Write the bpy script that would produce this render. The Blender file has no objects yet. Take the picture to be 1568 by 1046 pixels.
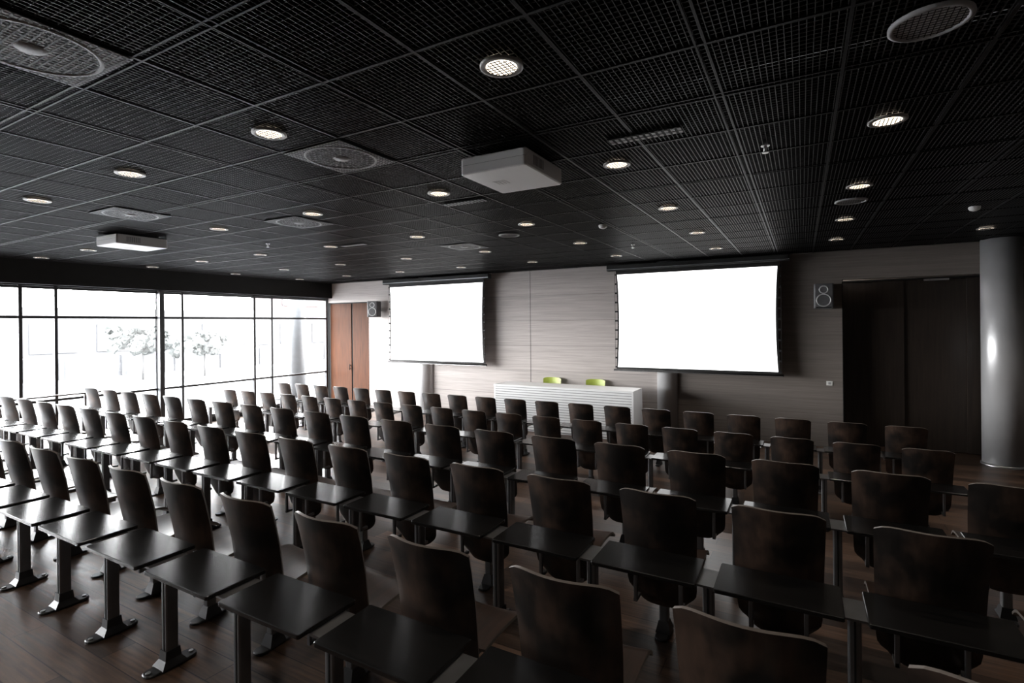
import bpy, bmesh, math, random
from mathutils import Matrix, Vector
random.seed(4)
sc = bpy.context.scene
P = 0.65
CAMZ = 2.33
CEIL = CAMZ + 1.287
YW = 11.25      # back wall
XL = -12.72     # window wall
XR = 4.8
YB = -3.2

# ------------------------------------------------------------------ materials
def nmat(name):
    m = bpy.data.materials.new(name); m.use_nodes = True
    nt = m.node_tree
    return m, nt, nt.nodes["Principled BSDF"]

def plain(name, col, rough=0.5, metal=0.0, emit=None, es=0.0, var=0.12, scale=8.0, spec=None):
    m, nt, b = nmat(name)
    tc = nt.nodes.new("ShaderNodeTexCoord")
    n = nt.nodes.new("ShaderNodeTexNoise"); n.inputs["Scale"].default_value = scale
    n.inputs["Detail"].default_value = 4
    nt.links.new(tc.outputs["Object"], n.inputs["Vector"])
    r = nt.nodes.new("ShaderNodeValToRGB")
    r.color_ramp.elements[0].position = 0.3; r.color_ramp.elements[1].position = 0.7
    r.color_ramp.elements[0].color = tuple(c*(1-var) for c in col)+(1,)
    r.color_ramp.elements[1].color = tuple(min(1, c*(1+var)) for c in col)+(1,)
    nt.links.new(n.outputs["Fac"], r.inputs["Fac"])
    nt.links.new(r.outputs["Color"], b.inputs["Base Color"])
    b.inputs["Roughness"].default_value = rough
    b.inputs["Metallic"].default_value = metal
    if spec is not None: b.inputs["Specular IOR Level"].default_value = spec
    if emit:
        b.inputs["Emission Color"].default_value = emit+(1,)
        b.inputs["Emission Strength"].default_value = es
    return m

def wood(name, c1, c2, scl, rough=0.4, spec=0.5, patch=None, obj_random=False, joints=None, bump=0.02):
    """stretched-noise wood grain. scl = mapping scale xyz"""
    m, nt, b = nmat(name)
    N = nt.nodes; L = nt.links
    tc = N.new("ShaderNodeTexCoord"); mp = N.new("ShaderNodeMapping")
    mp.inputs["Scale"].default_value = scl
    L.new(tc.outputs["Object"], mp.inputs["Vector"])
    if obj_random:
        oi = N.new("ShaderNodeObjectInfo"); mu = N.new("ShaderNodeMath"); mu.operation = 'MULTIPLY'
        mu.inputs[1].default_value = 50
        L.new(oi.outputs["Random"], mu.inputs[0])
        cx = N.new("ShaderNodeCombineXYZ")
        for i in range(3): L.new(mu.outputs[0], cx.inputs[i])
        L.new(cx.outputs[0], mp.inputs["Location"])
    n = N.new("ShaderNodeTexNoise"); n.inputs["Scale"].default_value = 1.0
    n.inputs["Detail"].default_value = 8; n.inputs["Roughness"].default_value = 0.6
    L.new(mp.outputs[0], n.inputs["Vector"])
    r = N.new("ShaderNodeValToRGB")
    r.color_ramp.elements[0].position = 0.32; r.color_ramp.elements[1].position = 0.68
    r.color_ramp.elements[0].color = c1+(1,); r.color_ramp.elements[1].color = c2+(1,)
    L.new(n.outputs["Fac"], r.inputs["Fac"])
    out = r.outputs["Color"]
    if patch:
        n2 = N.new("ShaderNodeTexNoise"); n2.inputs["Scale"].default_value = patch[1]; n2.inputs["Detail"].default_value = 6
        if obj_random:
            ad = N.new("ShaderNodeVectorMath"); ad.operation = 'ADD'
            L.new(tc.outputs["Object"], ad.inputs[0]); L.new(cx.outputs[0], ad.inputs[1])
            L.new(ad.outputs[0], n2.inputs["Vector"])
        else: L.new(tc.outputs["Object"], n2.inputs["Vector"])
        r2 = N.new("ShaderNodeValToRGB"); r2.color_ramp.elements[0].position = 0.42; r2.color_ramp.elements[1].position = 0.66
        mg = N.new("ShaderNodeMath"); mg.operation = 'MULTIPLY'
        L.new(r2.outputs["Color"], mg.inputs[0]); L.new(n.outputs["Fac"], mg.inputs[1])
        mg2 = N.new("ShaderNodeMath"); mg2.operation = 'MULTIPLY'; mg2.inputs[1].default_value = 1.7; mg2.use_clamp = True
        L.new(mg.outputs[0], mg2.inputs[0])
        mx = N.new("ShaderNodeMixRGB"); mx.inputs["Color2"].default_value = patch[0]+(1,)
        L.new(n2.outputs["Fac"], r2.inputs["Fac"]); L.new(mg2.outputs[0], mx.inputs["Fac"])
        L.new(out, mx.inputs["Color1"]); out = mx.outputs["Color"]
    if joints:
        sx = N.new("ShaderNodeSeparateXYZ"); L.new(tc.outputs["Object"], sx.inputs[0])
        dv = N.new("ShaderNodeMath"); dv.operation = 'DIVIDE'; dv.inputs[1].default_value = joints
        fr = N.new("ShaderNodeMath"); fr.operation = 'FRACT'
        lt = N.new("ShaderNodeMath"); lt.operation = 'LESS_THAN'; lt.inputs[1].default_value = 0.02
        ml = N.new("ShaderNodeMath"); ml.operation = 'MULTIPLY'; ml.inputs[1].default_value = 0.35
        L.new(sx.outputs["Z"], dv.inputs[0]); L.new(dv.outputs[0], fr.inputs[0]); L.new(fr.outputs[0], lt.inputs[0]); L.new(lt.outputs[0], ml.inputs[0])
        fl = N.new("ShaderNodeMath"); fl.operation = 'FLOOR'; L.new(dv.outputs[0], fl.inputs[0])
        wn = N.new("ShaderNodeTexWhiteNoise"); wn.noise_dimensions = '1D'; L.new(fl.outputs[0], wn.inputs["W"])
        mr = N.new("ShaderNodeMapRange"); mr.inputs["To Min"].default_value = 0.93; mr.inputs["To Max"].default_value = 1.04
        L.new(wn.outputs["Value"], mr.inputs["Value"])
        vm = N.new("ShaderNodeVectorMath"); vm.operation = 'SCALE'; L.new(out, vm.inputs[0]); L.new(mr.outputs[0], vm.inputs["Scale"])
        mx = N.new("ShaderNodeMixRGB"); mx.inputs["Color2"].default_value = (0.05, 0.04, 0.035, 1)
        L.new(ml.outputs[0], mx.inputs["Fac"]); L.new(vm.outputs[0], mx.inputs["Color1"]); out = mx.outputs["Color"]
    L.new(out, b.inputs["Base Color"])
    b.inputs["Roughness"].default_value = rough
    b.inputs["Specular IOR Level"].default_value = spec
    bp = N.new("ShaderNodeBump"); bp.inputs["Strength"].default_value = bump*5; bp.inputs["Distance"].default_value = 0.004
    L.new(n.outputs["Fac"], bp.inputs["Height"]); L.new(bp.outputs[0], b.inputs["Normal"])
    return m

def floor_mat():
    m, nt, b = nmat("parquet_floor")
    N = nt.nodes; L = nt.links
    tc = N.new("ShaderNodeTexCoord"); mp = N.new("ShaderNodeMapping")
    L.new(tc.outputs["Object"], mp.inputs["Vector"])
    br = N.new("ShaderNodeTexBrick")
    br.inputs["Scale"].default_value = 1.0; br.inputs["Brick Width"].default_value = 1.4
    br.inputs["Row Height"].default_value = 0.18; br.inputs["Mortar Size"].default_value = 0.003
    br.inputs["Color1"].default_value = (0.036, 0.024, 0.018, 1); br.inputs["Color2"].default_value = (0.155, 0.096, 0.066, 1)
    br.inputs["Mortar"].default_value = (0.008, 0.005, 0.004, 1)
    L.new(mp.outputs[0], br.inputs["Vector"])
    m2 = N.new("ShaderNodeMapping"); m2.inputs["Scale"].default_value = (3, 45, 3)
    L.new(tc.outputs["Object"], m2.inputs["Vector"])
    n = N.new("ShaderNodeTexNoise"); n.inputs["Scale"].default_value = 1; n.inputs["Detail"].default_value = 8
    L.new(m2.outputs[0], n.inputs["Vector"])
    r = N.new("ShaderNodeValToRGB"); r.color_ramp.elements[0].position = .3; r.color_ramp.elements[0].color = (.4, .4, .4, 1)
    r.color_ramp.elements[1].position = .7; r.color_ramp.elements[1].color = (1.35, 1.3, 1.25, 1)
    L.new(n.outputs["Fac"], r.inputs["Fac"])
    mx = N.new("ShaderNodeMixRGB"); mx.blend_type = 'MULTIPLY'; mx.inputs["Fac"].default_value = 1
    L.new(br.outputs["Color"], mx.inputs["Color1"]); L.new(r.outputs["Color"], mx.inputs["Color2"])
    L.new(mx.outputs[0], b.inputs["Base Color"])
    rr = N.new("ShaderNodeMapRange"); rr.inputs["To Min"].default_value = .22; rr.inputs["To Max"].default_value = .48
    L.new(n.outputs["Fac"], rr.inputs["Value"]); L.new(rr.outputs[0], b.inputs["Roughness"])
    bp = N.new("ShaderNodeBump"); bp.inputs["Strength"].default_value = .3; bp.inputs["Distance"].default_value = .003
    L.new(n.outputs["Fac"], bp.inputs["Height"]); L.new(bp.outputs[0], b.inputs["Normal"])
    return m

def glass_mat():
    m, nt, b = nmat("window_glass")
    nt.nodes.remove(b)
    t = nt.nodes.new("ShaderNodeBsdfTransparent"); g = nt.nodes.new("ShaderNodeBsdfGlossy")
    g.inputs["Roughness"].default_value = .02
    mx = nt.nodes.new("ShaderNodeMixShader"); mx.inputs[0].default_value = .06
    nt.links.new(t.outputs[0], mx.inputs[1]); nt.links.new(g.outputs[0], mx.inputs[2])
    nt.links.new(mx.outputs[0], nt.nodes["Material Output"].inputs[0])
    return m

M = {}
M['floor'] = floor_mat()
M['glass'] = glass_mat()
M['wallwood'] = wood("oak_veneer_wall", (0.42, 0.375, 0.355), (0.57, 0.52, 0.495), (1.2, 1.2, 45), rough=.45, spec=.35, joints=0.6, bump=.005)
M['wallwood_shaded'] = wood("oak_veneer_wall_shaded", (0.175, 0.152, 0.136), (0.24, 0.212, 0.192), (1.2, 1.2, 45), rough=.45, spec=.35, joints=0.6, bump=.005)  # darker copy of the oak veneer: light falloff to the right painted into the colour
M['door_o'] = wood("orange_door_veneer", (0.040, 0.0145, 0.006), (0.085, 0.029, 0.011), (30, 30, 1.5), rough=.6, spec=.12)
M['door_d'] = wood("dark_door_veneer", (0.020, 0.015, 0.012), (0.036, 0.026, 0.020), (25, 25, 1.2), rough=.4)
M['sidewall'] = plain("dark_plaster", (0.05, 0.045, 0.042), .7)
M['chair'] = wood("worn_walnut_shell", (0.0065, 0.0055, 0.005), (0.014, 0.0105, 0.0088), (28, 28, 3), rough=.36, spec=.45, patch=((0.062, 0.037, 0.026), 5.0), obj_random=True)
M['seat'] = wood("walnut_seat", (0.016, 0.010, 0.007), (0.045, 0.024, 0.015), (28, 3, 28), rough=.35, obj_random=True)
M['edge'] = plain("plywood_edge", (0.14, 0.12, 0.105), .4)
M['table'] = wood("black_stained_table", (0.005, 0.005, 0.005), (0.012, 0.011, 0.0105), (3, 40, 3), rough=.23, spec=.55, obj_random=True, bump=.01)
M['steel'] = plain("dark_steel_post", (0.20, 0.20, 0.205), .38, metal=.7)
M['cast'] = plain("cast_foot", (0.05, 0.05, 0.052), .4, metal=.6)
M['black'] = plain("matte_black", (0.008, 0.008, 0.008), .65, spec=.25)
M['ceil'] = plain("black_grating", (0.019, 0.019, 0.020), .45, metal=.2)
M['rail'] = plain("black_rail", (0.006, 0.006, 0.0065), .5, metal=.0, spec=.2)
M['plenum'] = plain("plenum_black", (0.006, 0.006, 0.006), .9)
M['duct'] = plain("plenum_duct", (0.35, 0.35, 0.36), .4)
M['frame'] = plain("window_frame_dark", (0.02, 0.021, 0.023), .45)
M['white'] = plain("projector_white", (0.93, 0.92, 0.91), .4, var=.01)
M['screen'] = plain("screen_fabric", (0.9, 0.9, 0.9), .9, emit=(1, 1, 1), es=2.2, var=.0)
M['sblack'] = plain("screen_border_black", (0.012, 0.012, 0.012), .7)
M['alu'] = plain("brushed_aluminium", (0.5, 0.5, 0.5), .35, metal=.9)
M['column'] = plain("column_steel", (0.58, 0.58, 0.59), .36, metal=.4, var=.05, scale=2)
M['desk'] = plain("white_lacquer", (0.93, 0.93, 0.93), .4, var=.01)
M['deskgap'] = plain("desk_groove_grey", (0.35, 0.35, 0.36), .6)
M['lime'] = plain("lime_shell", (0.42, 0.50, 0.08), .4)
M['spk'] = plain("speaker_grey", (0.10, 0.10, 0.105), .45)
M['cone'] = plain("speaker_cone", (0.55, 0.55, 0.56), .35, metal=.3)
M['trimring'] = plain("downlight_ring", (0.30, 0.29, 0.28), .4, metal=.3)
M['lamp'] = plain("downlight_lamp", (1, 1, 1), .5, emit=(1.0, 0.84, 0.66), es=5.0, var=0)
M['diff'] = plain("diffuser_grey", (0.36, 0.36, 0.365), .5)
M['extg'] = plain("outside_paving", (0.16, 0.16, 0.16), .9)
M['extw'] = plain("outside_facade", (0.058, 0.058, 0.060), .8)
M['extd'] = plain("outside_facade_glazing", (0.043, 0.043, 0.045), .8)
M['extred'] = plain("outside_red_facade", (0.058, 0.040, 0.039), .8)
M['leaf'] = plain("outside_foliage", (0.056, 0.059, 0.056), .8, scale=3, var=.2)
M['bark'] = plain("outside_bark", (0.05, 0.049, 0.048), .9)
M['extcol'] = plain("outside_column", (0.056, 0.058, 0.060), .6)
M['plastic'] = plain("socket_plastic", (0.75, 0.75, 0.73), .4)

# ------------------------------------------------------------------ mesh builder
class MB:
    def __init__(s): s.v = []; s.f = []; s.mi = []; s.sm = []; s.mats = []
    def m(s, mat):
        if mat not in s.mats: s.mats.append(mat)
        return s.mats.index(mat)
    def poly(s, pts, mat, smooth=False):
        b = len(s.v); s.v += [tuple(p) for p in pts]
        s.f.append(tuple(range(b, b+len(pts)))); s.mi.append(s.m(mat)); s.sm.append(smooth)
    def box(s, x0, x1, y0, y1, z0, z1, mat):
        b = len(s.v)
        s.v += [(x0,y0,z0),(x1,y0,z0),(x1,y1,z0),(x0,y1,z0),(x0,y0,z1),(x1,y0,z1),(x1,y1,z1),(x0,y1,z1)]
        for q in ((0,3,2,1),(4,5,6,7),(0,1,5,4),(1,2,6,5),(2,3,7,6),(3,0,4,7)):
            s.f.append(tuple(b+i for i in q)); s.mi.append(s.m(mat)); s.sm.append(False)
    def loft(s, rings, mat, smooth=True, caps=True):
        """rings: list of equal-length closed loops (counter-clockwise seen from the end direction)"""
        n = len(rings[0]); b = len(s.v)
        for r in rings: s.v += [tuple(p) for p in r]
        k = s.m(mat)
        for i in range(len(rings)-1):
            for j in range(n):
                a = b+i*n+j; c = b+i*n+(j+1) % n
                s.f.append((a, c, c+n, a+n)); s.mi.append(k); s.sm.append(smooth)
        if caps:
            s.f.append(tuple(b+j for j in reversed(range(n)))); s.mi.append(k); s.sm.append(False)
            e = b+(len(rings)-1)*n
            s.f.append(tuple(e+j for j in range(n))); s.mi.append(k); s.sm.append(False)
    def cyl(s, c, r, h, mat, axis='z', n=24, r2=None, smooth=True):
        r2 = r if r2 is None else r2
        def ring(rr, t):
            o = []
            for i in range(n):
                a = 2*math.pi*i/n; p, q = rr*math.cos(a), rr*math.sin(a)
                if axis == 'z': o.append((c[0]+p, c[1]+q, c[2]+t))
                elif axis == 'y': o.append((c[0]+q, c[1]+t, c[2]+p))
                else: o.append((c[0]+t, c[1]+p, c[2]+q))
            return o
        s.loft([ring(r, 0), ring(r2, h)], mat, smooth)
    def lathe(s, c, prof, mat, axis='z', n=32):
        rings = []
        for rr, t in prof:
            o = []
            for i in range(n):
                a = 2*math.pi*i/n; p, q = rr*math.cos(a), rr*math.sin(a)
                if axis == 'z': o.append((c[0]+p, c[1]+q, c[2]+t))
                elif axis == 'y': o.append((c[0]+q, c[1]+t, c[2]+p))
                else: o.append((c[0]+t, c[1]+p, c[2]+q))
            rings.append(o)
        s.loft(rings, mat, True, False)
    def rbox(s, x0, x1, y0, y1, z0, z1, r, mat, n=4, bev=0.0, axis='z'):
        """box with rounded vertical corners and small bevel top/bottom"""
        def ring(ins, t):
            o = []
            rr = max(r-ins, 0.0005)
            for cx, cy, a0 in ((x1-r, y1-r, 0), (x0+r, y1-r, 90), (x0+r, y0+r, 180), (x1-r, y0+r, 270)):
                for i in range(n+1):
                    a = math.radians(a0+90*i/n); o.append((cx+rr*math.cos(a), cy+rr*math.sin(a), t))
            return o
        rs = [ring(0, z0), ring(0, z1)] if bev <= 0 else [ring(bev, z0), ring(0, z0+bev), ring(0, z1-bev), ring(bev, z1)]
        s.loft(rs, mat, False)
    def shell(s, fn, nu, nv, th, mat, edgemat=None):
        """thick curved sheet; fn(u,v)->Vector, u,v in 0..1"""
        g = [[Vector(fn(i/nu, j/nv)) for i in range(nu+1)] for j in range(nv+1)]
        def nrm(i, j):
            du = g[j][min(i+1, nu)]-g[j][max(i-1, 0)]; dv = g[min(j+1, nv)][i]-g[max(j-1, 0)][i]
            return du.cross(dv).normalized()
        b = len(s.v); W = nu+1; T = W*(nv+1)
        for sg in (.5, -.5):
            for j in range(nv+1):
                for i in range(nu+1): s.v.append(tuple(g[j][i]+nrm(i, j)*th*sg))
        k = s.m(mat); e = s.m(edgemat or mat)
        for j in range(nv):
            for i in range(nu):
                a = b+j*W+i
                s.f.append((a, a+1, a+1+W, a+W)); s.mi.append(k); s.sm.append(True)
                a += T
                s.f.append((a, a+W, a+1+W, a+1)); s.mi.append(k); s.sm.append(True)
        loop = [i for i in range(W)]+[j*W+nu for j in range(1, nv+1)]+[nv*W+i for i in range(nu-1, -1, -1)]+[j*W for j in range(nv-1, 0, -1)]
        b2 = len(s.v)
        for q in loop: s.v.append(s.v[b+q])
        for q in loop: s.v.append(s.v[b+q+T])
        n = len(loop)
        for i in range(n):
            s.f.append((b2+i, b2+n+i, b2+n+(i+1) % n, b2+(i+1) % n)); s.mi.append(e); s.sm.append(False)
    def mesh(s, name):
        me = bpy.data.meshes.new(name); me.from_pydata(s.v, [], s.f)
        for mt in s.mats: me.materials.append(M[mt])
        me.polygons.foreach_set("material_index", s.mi); me.polygons.foreach_set("use_smooth", s.sm)
        me.update(); return me
    def obj(s, name, loc=(0, 0, 0), rot=(0, 0, 0)):
        return inst(s.mesh(name), name, loc, rot)
def inst(me, name, loc=(0, 0, 0), rot=(0, 0, 0)):
    o = bpy.data.objects.new(name, me); sc.collection.objects.link(o)
    o.location = loc; o.rotation_euler = rot
    return o

# ------------------------------------------------------------------ floor
def fz(y):
    if y < 1.0: return 0.47
    if y < 5.4: return 0.47-(y-1.0)*0.041
    if y < 5.75: return 0.15
    return 0.0
b = MB()
z1 = fz(5.399)
b.poly([(XL,YB,.47),(XR,YB,.47),(XR,1,.47),(XL,1,.47)], 'floor')
b.poly([(XL,1,.47),(XR,1,.47),(XR,5.4,z1),(XL,5.4,z1)], 'floor')
b.poly([(XL,5.4,z1),(XR,5.4,z1),(XR,5.4,.15),(XL,5.4,.15)], 'floor')
b.poly([(XL,5.4,.15),(XR,5.4,.15),(XR,5.75,.15),(XL,5.75,.15)], 'floor')
b.poly([(XL,5.75,.15),(XR,5.75,.15),(XR,5.75,0),(XL,5.75,0)], 'floor')
b.poly([(XL,5.75,0),(XR,5.75,0),(XR,12.3,0),(XL,12.3,0)], 'floor')
b.poly([(XL,YB,-.2),(XL,12.3,-.2),(XR,12.3,-.2),(XR,YB,-.2)], 'floor')
b.obj("floor")

# ------------------------------------------------------------------ back wall
TOPZ = CEIL+0.62
b = MB()
DX0, DX1, DTOP = 0.66, 2.50, CAMZ+.757
b.box(-11.04, -2.35, YW, YW+.2, 0, TOPZ, 'wallwood')
b.box(-2.35, DX0, YW, YW+.2, 0, TOPZ, 'wallwood_shaded')
b.box(XL, -11.04, YW, YW+.2, CAMZ+.70, TOPZ, 'wallwood')
b.box(DX0, XR, YW, YW+.2, DTOP, TOPZ, 'wallwood_shaded')
b.box(3.3, XR, YW, YW+.2, 0, DTOP, 'wallwood_shaded')
b.box(DX0, XR, YW+.95, YW+1.05, 0, TOPZ, 'wallwood_shaded')
b.box(DX0-.1, DX0, YW+.2, YW+.95, 0, DTOP, 'wallwood_shaded')
b.obj("wall_back")
b = MB()
for x in (-5.75, -2.35):
    b.box(x-.004, x+.004, YW-.003, YW, 0, CEIL, 'black')
b.box(DX0-.012, DX0, YW-.012, YW+.2, 0, DTOP, 'black')
b.obj("trim_1")
b = MB(); b.box(-11.02, -2.75, YW-.015, YW-.001, 0.0, .09, 'wallwood'); b.box(-2.25, DX0-.02, YW-.015, YW-.001, 0.0, .09, 'wallwood_shaded'); b.obj("baseboard_back")

# orange double door (left end of the back wall)
b = MB()
b.box(XL+.03, -11.81, YW+.05, YW+.11, 0.01, CAMZ+.66, 'door_o')
b.box(-11.75, -11.07, YW+.05, YW+.11, 0.01, CAMZ+.66, 'door_o')
b.box(-11.81, -11.75, YW+.07, YW+.13, 0.0, CAMZ+.69, 'black')
b.box(XL+.02, -11.05, YW+.06, YW+.14, CAMZ+.66, CAMZ+.695, 'black')
b.cyl((-11.85, YW+.01, 1.0), .010, .18, 'black')
b.box(-11.857, -11.843, YW+.01, YW+.05, 1.03, 1.05, 'black'); b.box(-11.857, -11.843, YW+.01, YW+.05, 1.13, 1.15, 'black')
b.obj("door_1")
# dark sliding doors (right)
b = MB()
b.box(DX0+.01, 1.62, YW+.46, YW+.50, .01, DTOP-.03, 'door_d')
b.box(1.58, 2.55, YW+.51, YW+.55, .01, DTOP-.03, 'door_d')
b.box(2.50, 3.28, YW+.46, YW+.50, .01, DTOP-.03, 'door_d')
b.box(DX0+.005, 3.29, YW+.40, YW+.56, DTOP-.028, DTOP-.002, 'black')
b.box(1.9, 2.25, YW+.37, YW+.40, DTOP-.06, DTOP-.028, 'alu')
b.obj("door_2")

# other walls
b = MB(); b.box(XR, XR+.2, YB, 12.5, -.2, TOPZ, 'sidewall'); b.obj("wall_right")
b = MB(); b.box(XL, XR, YB-.2, YB, -.2, TOPZ, 'sidewall'); b.obj("wall_front")
# left wall: soffit above windows and kerb under
WT = CAMZ+.82; WB = .12
b = MB()
b.box(XL-.2, XL, YB, 12.5, WT, TOPZ, 'black')
b.box(XL-.2, XL, YB, 12.5, -.3, WB, 'black')
b.box(XL-.2, XL, YW+.01, 12.5, WB, WT, 'black')
b.box(XL, XL+.16, YB, YW, WT+.02, CEIL, 'black')   # blind box
b.obj("wall_left")

# ------------------------------------------------------------------ windows
edges = [11.23, 9.31, 8.76, 6.94, 6.39, 4.56, 4.0, 2.17, 1.62, -.21, -.76, -2.59, -3.14]
zt = CAMZ+.22; zl = .93
for w in range(6):
    y2, y1, y0 = edges[2*w], edges[2*w+1], edges[2*w+2]
    b = MB(); xo = XL-.10; xi = XL-.02
    def vb(y, hw, d=0): b.box(xo-d, xi+d, y-hw, y+hw, WB, WT, 'frame')
    if w == 0: vb(y2-.03, .03)
    vb(y1, .025); vb(y0+.028, .028)
    if w in (1, 4): b.box(xo, xi+.10, y0, y0+.10, WB, WT, 'frame')
    for z in (WB+.03, zl, zt, WT-.03):
        b.box(xo+.01, xi-.01, y0, y2, z-.025, z+.025, 'frame')
    b.box(XL-.065, XL-.055, y0, y2, WB, WT, 'glass')
    b.obj("window_%d" % (w+1))
# timber rail along the windows
b = MB()
b.box(XL+.10, XL+.22, -2.5, 5.2, 1.02, 1.05, 'seat')
for y in [-2.3+1.45*i for i in range(6)]:
    b.box(XL+.14, XL+.18, y-.02, y+.02, fz(y), 1.02, 'steel')
b.obj("handrail")

# ------------------------------------------------------------------ ceiling grating
MX, MY = .592, .6133
LX0, LY0 = -1.287, 2.23
b = MB()
x = XL+.17
while x < XR:
    b.box(x-.0018, x+.0018, YB, YW, CEIL, CEIL+.018, 'ceil'); x += .0296
y = YB+.02
while y < YW:
    b.box(XL+.17, XR, y-.0016, y+.0016, CEIL+.003, CEIL+.017, 'ceil'); y += .038
b.box(XL, XR, YB, 12.3, TOPZ-.02, TOPZ, 'plenum')
b.box(XL+.17, XR, YW-.06, YW, CEIL-.002, CEIL+.03, 'rail')
b.box(XL, XR, YW+.2, 12.3, CEIL, CEIL+.02, 'plenum')
b.obj("ceiling")
b = MB()
for n in range(-20, 12):
    x = LX0+(n+.5)*MX
    if x < XL+.2 or x > XR: continue
    hw = .022 if n % 3 == 1 else .008
    for sx in ((-hw-.005, -hw+.005), (hw-.005, hw+.005)) if hw > .02 else ((-hw, hw),):
        b.box(x+sx[0], x+sx[1], YB, YW, CEIL-.005, CEIL+.03, 'rail')
for n in range(-9, 16):
    y = LY0+(n+.5)*MY
    if y > YW: continue
    hw = .022 if n % 3 == 1 else .008
    for sx in ((-hw-.005, -hw+.005), (hw-.005, hw+.005)) if hw > .02 else ((-hw, hw),):
        b.box(XL+.17, XR, y+sx[0], y+sx[1], CEIL-.004, CEIL+.03, 'rail')
b.obj("ceiling_grid_rails")
b = MB()
for x, w in ((-5.0, .25), (1.6, .3), (-9.3, .3)):
    b.box(x-w, x+w, YB, YW, CEIL+.25, CEIL+.5, 'duct')
for y in (3.4, 5.0, 7.2):
    b.cyl((XL+.2, y, CEIL+.16), .06, XR-XL-.3, 'duct', axis='x')
for x in (-2.6, -.35, .95, 2.7):
    b.cyl((x, YB, CEIL+.07), .03, YW-YB, 'duct', axis='y', n=12)
b.obj("ventilation_duct")

# ------------------------------------------------------------------ downlights
b = MB()
b.lathe((0, 0, 0), [(.108, .0), (.108, -.010), (.100, -.013), (.080, -.012), (.074, .0)], 'trimring', n=32)
b.cyl((0, 0, -.011), .076, .008, 'lamp', n=28)
for i in range(-3, 4):
    o = i*.022; h = math.sqrt(max(.074**2-o*o, 0))
    b.box(o-.0022, o+.0022, -h, h, -.014, -.0115, 'rail')
    b.box(-h, h, o-.0022, o+.0022, -.014, -.0115, 'rail')
dl = b.mesh("recessed_downlight")
for i in range(-6, 4):
    for j in range(-1, 5):
        x = LX0+1.776*i; y = LY0+1.84*j
        if x < XL+.3 or x > XR-.2: continue
        inst(dl, "recessed_downlight", (x, y, CEIL-.009))
        l = bpy.data.lights.new("downlight_bulb", 'SPOT'); l.energy = 34; l.color = (1, .89, .78)
        l.spot_size = math.radians(90); l.spot_blend = .6; l.shadow_soft_size = .07
        lo = bpy.data.objects.new("downlight_bulb", l); sc.collection.objects.link(lo); lo.location = (x, y, CEIL-.035)

# ------------------------------------------------------------------ swirl diffusers and other ceiling items
b = MB()
s = .285
b.box(-s, s, -s, s, -.004, .0, 'diff')
b.lathe((0, 0, 0), [(.245, -.004), (.25, -.009), (.262, -.009), (.267, -.004)], 'diff', n=48)
b.lathe((0, 0, 0), [(.001, -.012), (.05, -.012), (.062, -.004)], 'diff')
for i in range(28):
    a = 2*math.pi*i/28; ca, sa = math.cos(a), math.sin(a)
    r0, r1 = (.085, .235) if i % 2 else (.12, .235)
    for ra, rb_ in ((r0, .15), (.165, r1)):
        pts = []
        for (r, o) in ((ra, -.25), (rb_, -.25), (rb_, .25), (ra, .25)):
            w = .011*(o/.25)*(r/.15)
            pts.append((r*ca-w*sa, r*sa+w*ca, -.0045))
        b.poly(list(reversed(pts)), 'black')
for i in range(-9, 10):
    o = i*.0296
    b.box(o-.004, o+.004, -s, s, -.006, -.005, 'rail'); b.box(-s, s, o-.004, o+.004, -.006, -.005, 'rail')
sw = b.mesh("swirl_air_diffuser")
for x, y in ((-3.055, 1.01), (-3.055, 2.84), (-6.61, 3.05), (-5.42, 4.35), (-4.83, 7.1)):
    inst(sw, "swirl_air_diffuser", (x, y, CEIL-.009))
b = MB()
b.lathe((0, 0, 0), [(.15, 0), (.15, -.012), (.135, -.018), (.128, -.01), (.128, 0)], 'diff')
b.cyl((0, 0, -.008), .128, .004, 'diff', n=36)
for i in range(-5, 6):
    o = i*.022; h = math.sqrt(.128**2-o*o)
    b.box(o-.0018, o+.0018, -h, h, -.0095, -.008, 'black'); b.box(-h, h, o-.0018, o+.0018, -.0095, -.008, 'black')
cs = b.mesh("ceiling_loudspeaker")
for x, y in ((.49, 2.82), (.47, 6.6), (-3.65, 6.5)):
    inst(cs, "ceiling_loudspeaker", (x, y, CEIL-.009))
b = MB()
b.box(-.25, .25, -.06, .06, -.006, 0, 'black')
for i in range(12):
    x = -.235+i*.042; b.box(x, x+.024, -.045, -.008, -.010, -.006, 'diff'); b.box(x, x+.024, .008, .045, -.010, -.006, 'diff')
sv = b.mesh("slot_air_vent")
for x, y in ((-.93, 3.55), (-3.07, 4.52), (-6.2, 6.0)):
    inst(sv, "slot_air_vent", (x, y, CEIL-.009))
b = MB()
b.lathe((0, 0, 0), [(.055, 0), (.055, -.02), (.045, -.038), (.02, -.05), (.001, -.052)], 'plastic', n=20)
sd = b.mesh("smoke_detector")
for x, y in ((-2.25, 6.5), (1.72, 7.7)):
    inst(sd, "smoke_detector", (x, y, CEIL-.009))
b = MB()
b.cyl((0, 0, -.05), .012, .05, 'alu', n=12); b.cyl((0, 0, -.055), .022, .005, 'alu', n=16); b.cyl((0, 0, -.006), .03, .006, 'alu', n=16)
sp = b.mesh("sprinkler_head")
for x, y in ((-.22, 4.2), (-2.4, 8.4), (-7.2, 5.2)):
    inst(sp, "sprinkler_head", (x, y, CEIL-.009))

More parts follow.
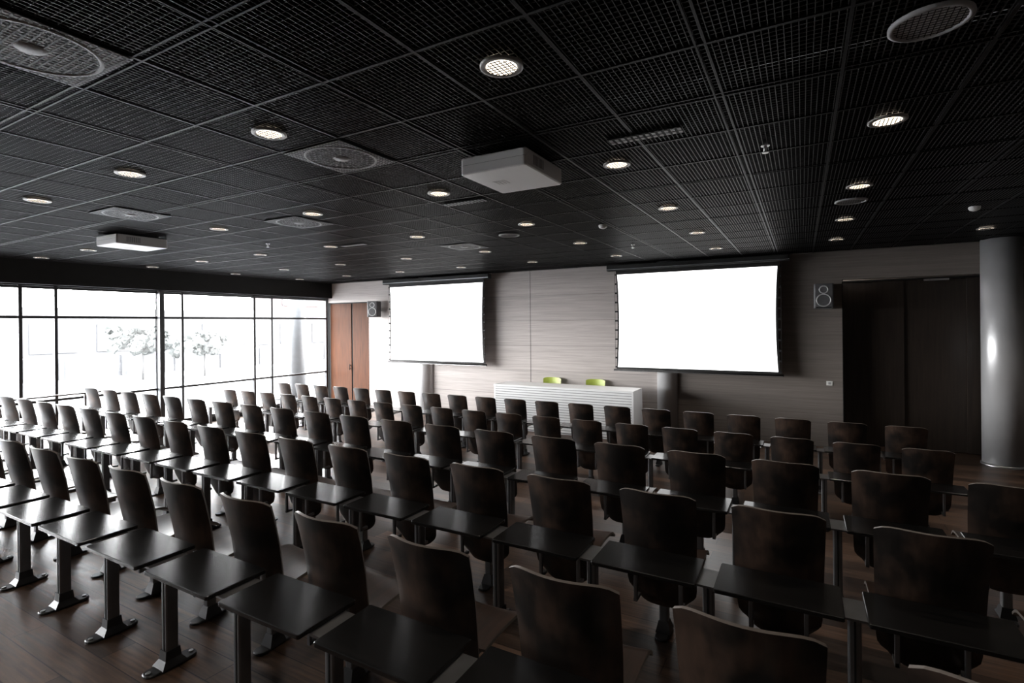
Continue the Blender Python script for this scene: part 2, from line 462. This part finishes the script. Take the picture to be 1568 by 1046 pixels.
# ------------------------------------------------------------------ projectors
def projector(name, cx, cy):
    b = MB(); w, d = .28, .32
    b.rbox(-w, w, -d, d, 0, .128, .025, 'white', bev=.008)
    b.box(-w+.03, w-.03, -d+.03, d-.03, .128, .135, 'black')
    b.box(-.06, .06, -.1, .1, .135, .148, 'steel')
    b.cyl((0, 0, .14), .03, .06, 'steel', n=16)
    b.cyl((.1, d-.005, .065), .05, .05, 'black', axis='y')
    for i in range(8): b.box(w-.001, w+.002, -.2+i*.022, -.19+i*.022, .03, .10, 'diff')
    for i in range(4): b.box(-.16+i*.03, -.145+i*.03, -.05, .05, -.002, .001, 'white')
    b.box(-w+.0, w, -d-.001, -d+.002, .068, .070, 'diff')
    b.obj(name, (cx, cy, CAMZ+1.127))
projector("ceiling_projector", -1.97, 3.58)
projector("ceiling_projector", -8.2, 3.8)

# ------------------------------------------------------------------ projection screens
def screen(x0, x1):
    yb = 10.92; zt_, zb = CAMZ+1.04, CAMZ-.945
    w = x1-x0; h = zt_-zb; n = 16
    b = MB()
    def outline(x0, x1, z0, z1, sag, y):
        p = [(x0, y, z0), (x1, y, z0)]
        for i in range(1, n): t = i/n; p.append((x1-sag*4*t*(1-t), y, z0+(z1-z0)*t))
        p += [(x1, y, z1), (x0, y, z1)]
        for i in range(1, n): t = 1-i/n; p.append((x0+sag*4*t*(1-t), y, z0+(z1-z0)*t))
        return p
    b.poly(outline(x0, x1, zb, zt_, .035, yb), 'screen')
    b.poly(outline(x0-.035, x1+.035, zb-.04, zt_+.10, .035, yb+.004), 'sblack')
    b.poly(list(reversed(outline(x0-.035, x1+.035, zb-.04, zt_+.10, .035, yb+.008))), 'sblack')
    for sgn, xe in ((-1, x0-.035), (1, x1+.035)):
        b.cyl((xe+sgn*.022, yb+.006, zb-.04), .003, h+.1, 'sblack', n=6)
        for i in range(0, 11):
            t = i/10; z = zb+h*t; xx = xe-sgn*.035*4*t*(1-t)
            a, c = sorted((xx, xe+sgn*.024))
            b.box(a, c, yb+.002, yb+.008, z-.018, z+.018, 'sblack')
    b.cyl((x0-.09, yb+.006, zb-.065), .022, w+.18, 'sblack', axis='x', n=14)
    b.box(x0-.08, x1+.08, yb-.01, yb+.02, zb-.085, zb-.07, 'alu')
    b.rbox(x0-.22, x1+.20, yb-.07, yb+.10, zt_+.085, zt_+.205, .02, 'sblack', bev=.01)
    b.box(x0-.22, x1+.20, yb-.075, yb-.07, zt_+.105, zt_+.118, 'alu')
    for xx in (x0+.1, x1-.1): b.box(xx-.03, xx+.03, yb+.09, YW-.001, zt_+.12, zt_+.17, 'sblack')
    b.obj("projection_screen")
screen(-9.92, -6.90)
screen(-3.47, -.39)

# ------------------------------------------------------------------ columns
def column(x, y, r, top=CEIL):
    b = MB()
    b.cyl((0, 0, 0), r, top, 'column', n=64)
    b.lathe((0, 0, 0), [(r+.02, 0), (r+.02, .02), (r+.002, .03)], 'alu', n=64)
    b.obj("round_column", (x, y, 0))
column(2.80, 11.10, .255)
column(-2.50, 11.25, .21); column(-8.92, 11.25, .21)

# ------------------------------------------------------------------ wall loudspeakers
def speaker(x, z, rz):
    b = MB(); 
    b.rbox(-.155, .155, -.14, .14, -.225, .225, .03, 'spk', bev=.012)
    for zz, r in ((-.075, .105), (.115, .06)):
        b.lathe((0, -.14, zz), [(r+.014, 0), (r+.012, -.008), (r, -.008), (r-.01, .004), (r*.45, .03), (r*.3, .03)], 'cone', axis='y')
        b.lathe((0, -.11, zz), [(r*.34, 0), (r*.25, -.02), (.001, -.028)], 'spk', axis='y', n=20)
    b.box(-.12, .12, -.142, -.138, -.215, -.195, 'black')
    b.box(-.03, .03, .14, .20, -.05, .05, 'black')
    b.obj("wall_loudspeaker", (x, YW-.22, z), (0, 0, rz))
speaker(.35, CAMZ+.45, 0); speaker(-10.62, CAMZ+.46, .35)

# socket on the wall
b = MB(); b.rbox(-.05, .05, -.01, 0, -.04, .04, .006, 'plastic'); b.box(-.02, .02, -.013, -.01, -.02, .02, 'diff')
b.obj("wall_socket", (.44, YW, CAMZ-1.15))

# ------------------------------------------------------------------ presentation desk
b = MB()
x0, x1, y0, y1, h = -6.05, -2.88, 10.0, 10.66, .99
b.box(x0, x1, y0, y1, h-.04, h, 'desk')
b.box(x0, x0+.035, y0+.01, y1, 0, h-.04, 'desk'); b.box(x1-.035, x1, y0+.01, y1, 0, h-.04, 'desk')
b.box(x0+.035, x1-.035, y0+.03, y0+.05, .03, h-.04, 'deskgap')
for i in range(17):
    z = .05+i*.053
    b.box(x0+.035, x1-.035, y0+.008, y0+.03, z, z+.038, 'desk')
b.box(x0+.035, x1-.035, y0+.05, y1-.02, .0, .03, 'desk')
b.obj("presentation_desk")

def lime_chair(x, y):
    b = MB()
    b.shell(lambda u, v: (((u-.5)*2)*(.21+.02*v), .20+.05*v-.05*((u-.5)*2)**2, .52+.55*v-.03*abs((u-.5)*2)**5*v), 10, 8, .012, 'lime')
    b.shell(lambda u, v: ((u-.5)*.42, -.22+.43*v, .455+.02*abs(2*u-1)**3-.03*(1-v)**4), 8, 8, .012, 'lime')
    b.box(-.02, .02, .17, .22, .44, .56, 'alu')
    for sx in (-1, 1):
        for sy in (-1, 1):
            b.loft([[(sx*.20+c[0], sy*.20+c[1], 0) for c in ((.011,.011),(-.011,.011),(-.011,-.011),(.011,-.011))],
                    [(sx*.15+c[0], sy*.15+c[1], .45) for c in ((.011,.011),(-.011,.011),(-.011,-.011),(.011,-.011))]], 'alu', False)
    b.obj("lime_chair", (x, y, 0))
lime_chair(-5.13, 10.93); lime_chair(-4.06, 10.93)

# ------------------------------------------------------------------ auditorium chair (faces +y, back towards camera)
b = MB()
def backf(u, v):
    s_ = (u-.5)*2
    w = .205+.022*v-.05*max(0, (.18-v)/.18)**2
    z = .20+.745*v-.030*(abs(s_)**6)*max(0, (v-.85)/.15)+.05*(abs(s_)**4)*max(0, (.15-v)/.15)
    y = .16*(1-v)+.02*(1-v)**4 + .070*s_*s_*(.35+.65*min(1, v*1.6))
    return (s_*w, y, z)
b.shell(backf, 14, 16, .014, 'chair', 'edge')
def seatf(u, v):
    s_ = (u-.5)*2
    return (s_*.222, .20+.38*v, .425+.014*s_*s_+.018*math.sin(v*3.0)-.035*max(0, (v-.8)/.2)**2)
b.shell(seatf, 10, 12, .014, 'seat', 'edge')
b.rbox(-.028, .028, .215, .275, .03, .405, .012, 'steel')
b.box(-.17, .17, .20, .28, .395, .412, 'steel')
for sx in (-1, 1):
    xx = sx*.135
    b.box(xx-.012, xx+.012, .19, .50, .398, .414, 'steel')
    b.rbox(xx-.011, xx+.011, .07, .092, .24, .52, .004, 'steel')
    b.box(xx-.011, xx+.011, .07, .155, .24, .26, 'steel')
b.rbox(-.04, .04, .12, .36, 0, .016, .035, 'cast', bev=.004)
b.loft([[(-.045, .19, .014), (.045, .19, .014), (.045, .30, .014), (-.045, .30, .014)],
        [(-.03, .213, .08), (.03, .213, .08), (.03, .277, .08), (-.03, .277, .08)]], 'cast', False)
chair_me = b.mesh("auditorium_chair")

def post(b, px):
    b.rbox(px-.027, px+.027, -.20, -.135, .05, .575, .010, 'steel')
    b.box(px-.004, px+.004, -.2025, -.20, .08, .56, 'black')
    b.box(px-.085, px+.085, -.26, -.06, .566, .577, 'steel')
    b.rbox(px-.045, px+.045, -.305, -.03, 0, .018, .04, 'cast', bev=.004)
    b.loft([[(px-.055, -.235, .016), (px+.055, -.235, .016), (px+.055, -.10, .016), (px-.055, -.10, .016)],
            [(px-.034, -.21, .05), (px+.034, -.21, .05), (px+.034, -.125, .05), (px-.034, -.125, .05)],
            [(px-.031, -.205, .10), (px+.031, -.205, .10), (px+.031, -.13, .10), (px-.031, -.13, .10)]], 'cast', False)
    for yy in (-.28, -.055): b.cyl((px, yy, .018), .012, .006, 'alu', n=10)
b = MB()
b.rbox(-.281, .281, -.32, .005, .578, .60, .012, 'table', bev=.003)
post(b, -P/2)
table_me = b.mesh("writing_table")
b2 = MB()
b2.rbox(-.281, .281, -.32, .005, .578, .60, .012, 'table', bev=.003)
post(b2, -P/2); post(b2, P/2)
table_end = b2.mesh("writing_table_end")

rows = [1.77, 3.09, 4.42, 7.0, 8.39]
offs = [-.05, 0, 0, 0, 0]
for ri, ry in enumerate(rows):
    for k in range(-17, 3):
        x = -.12+k*P+offs[ri]
        jx = random.uniform(-.006, .006)
        z = fz(ry+.2)
        inst(chair_me, "auditorium_chair", (x+jx, ry, z), (0, 0, random.uniform(-.012, .012)))
        inst(table_end if k == 2 else table_me, "writing_table", (x, ry, fz(ry-.15)))

# ------------------------------------------------------------------ exterior
b = MB(); b.box(-90, XL-.25, -60, 80, -.4, -.12, 'extg'); b.obj("outside_ground")
b = MB()
b.box(-48, -40, 12, 44, -.12, 3.6, 'extw')
for i in range(9): b.box(-39.98, -39.9, 13+i*3.4, 15.4+i*3.4, .8, 2.6, 'extd')
b.obj("outside_building")
b = MB(); b.box(-44, -41, 30, 36, 3.6, 6.0, 'extred'); b.box(-40.98, -40.9, 31, 35, 4.2, 5.4, 'extw'); b.obj("outside_rooftop_block")
b = MB(); b.box(-31, -30.6, -2, 30, -.12, .95, 'extw')
for i in range(12): b.box(-30.6, -30.5, -2+i*2.6, -1.8+i*2.6, -.12, 1.1, 'extd')
b.obj("outside_parapet")
def tree(x, y, h):
    b = MB(); b.cyl((0, 0, 0), .06, h*.6, 'bark', n=10, r2=.03)
    bm = bmesh.new()
    for i in range(44):
        a = random.uniform(0, 6.28); r = random.uniform(.1, 1.3); 
        mt = Matrix.Translation((r*math.cos(a), r*math.sin(a), h*.5+random.uniform(0, h*.42)))
        bmesh.ops.create_icosphere(bm, subdivisions=2, radius=random.uniform(.10, .26), matrix=mt)
    for v in bm.verts: v.co += Vector((random.uniform(-.1, .1), random.uniform(-.1, .1), random.uniform(-.1, .1)))
    for f in bm.faces: b.poly([v.co[:] for v in f.verts], 'leaf')
    bm.free(); b.obj("outside_tree", (x, y, -.12))
tree(-27, 12.9, 2.7); tree(-26, 15.2, 2.3)
b = MB(); b.cyl((0, 0, -.12), .26, 5.2, 'extcol', n=40); b.cyl((0, 0, -.12), .34, .12, 'extcol', n=40); b.obj("outside_column", (-14.6, 11.6, 0))

# ------------------------------------------------------------------ light
w = bpy.data.worlds.new("overcast"); sc.world = w; w.use_nodes = True
bg = w.node_tree.nodes["Background"]
tc = w.node_tree.nodes.new("ShaderNodeTexCoord"); sx = w.node_tree.nodes.new("ShaderNodeSeparateXYZ")
cr = w.node_tree.nodes.new("ShaderNodeValToRGB")
w.node_tree.links.new(tc.outputs["Generated"], sx.inputs[0]); w.node_tree.links.new(sx.outputs["Z"], cr.inputs["Fac"])
cr.color_ramp.elements[0].color = (1, 1, 1, 1); cr.color_ramp.elements[1].color = (.85, .92, 1, 1)
w.node_tree.links.new(cr.outputs["Color"], bg.inputs["Color"])
bg.inputs["Strength"].default_value = 42.0
pl = bpy.data.lights.new("window_portal", 'AREA'); pl.shape = 'RECTANGLE'; pl.size = 14.4; pl.size_y = WT-WB
pl.cycles.is_portal = True
po = bpy.data.objects.new("window_portal", pl); sc.collection.objects.link(po)
po.location = (XL-.12, 4.05, (WT+WB)/2)
po.rotation_euler = Matrix(((0, 0, -1), (-1, 0, 0), (0, 1, 0))).to_euler()  # local -Z -> +X
sc.view_settings.view_transform = 'Standard'

# ------------------------------------------------------------------ camera
cd = bpy.data.cameras.new("camera"); co = bpy.data.objects.new("camera", cd); sc.collection.objects.link(co)
cd.sensor_width = 36; cd.lens = 797/1568*36; cd.shift_y = -26.7/1568; cd.clip_start = .05; cd.clip_end = 300
R = Matrix.Rotation(math.radians(29.1), 4, 'Z') @ Matrix.Rotation(math.radians(90), 4, 'X') @ Matrix.Rotation(-.0096, 4, 'Z')
co.matrix_world = Matrix.Translation((0, 0, CAMZ)) @ R
sc.camera = co
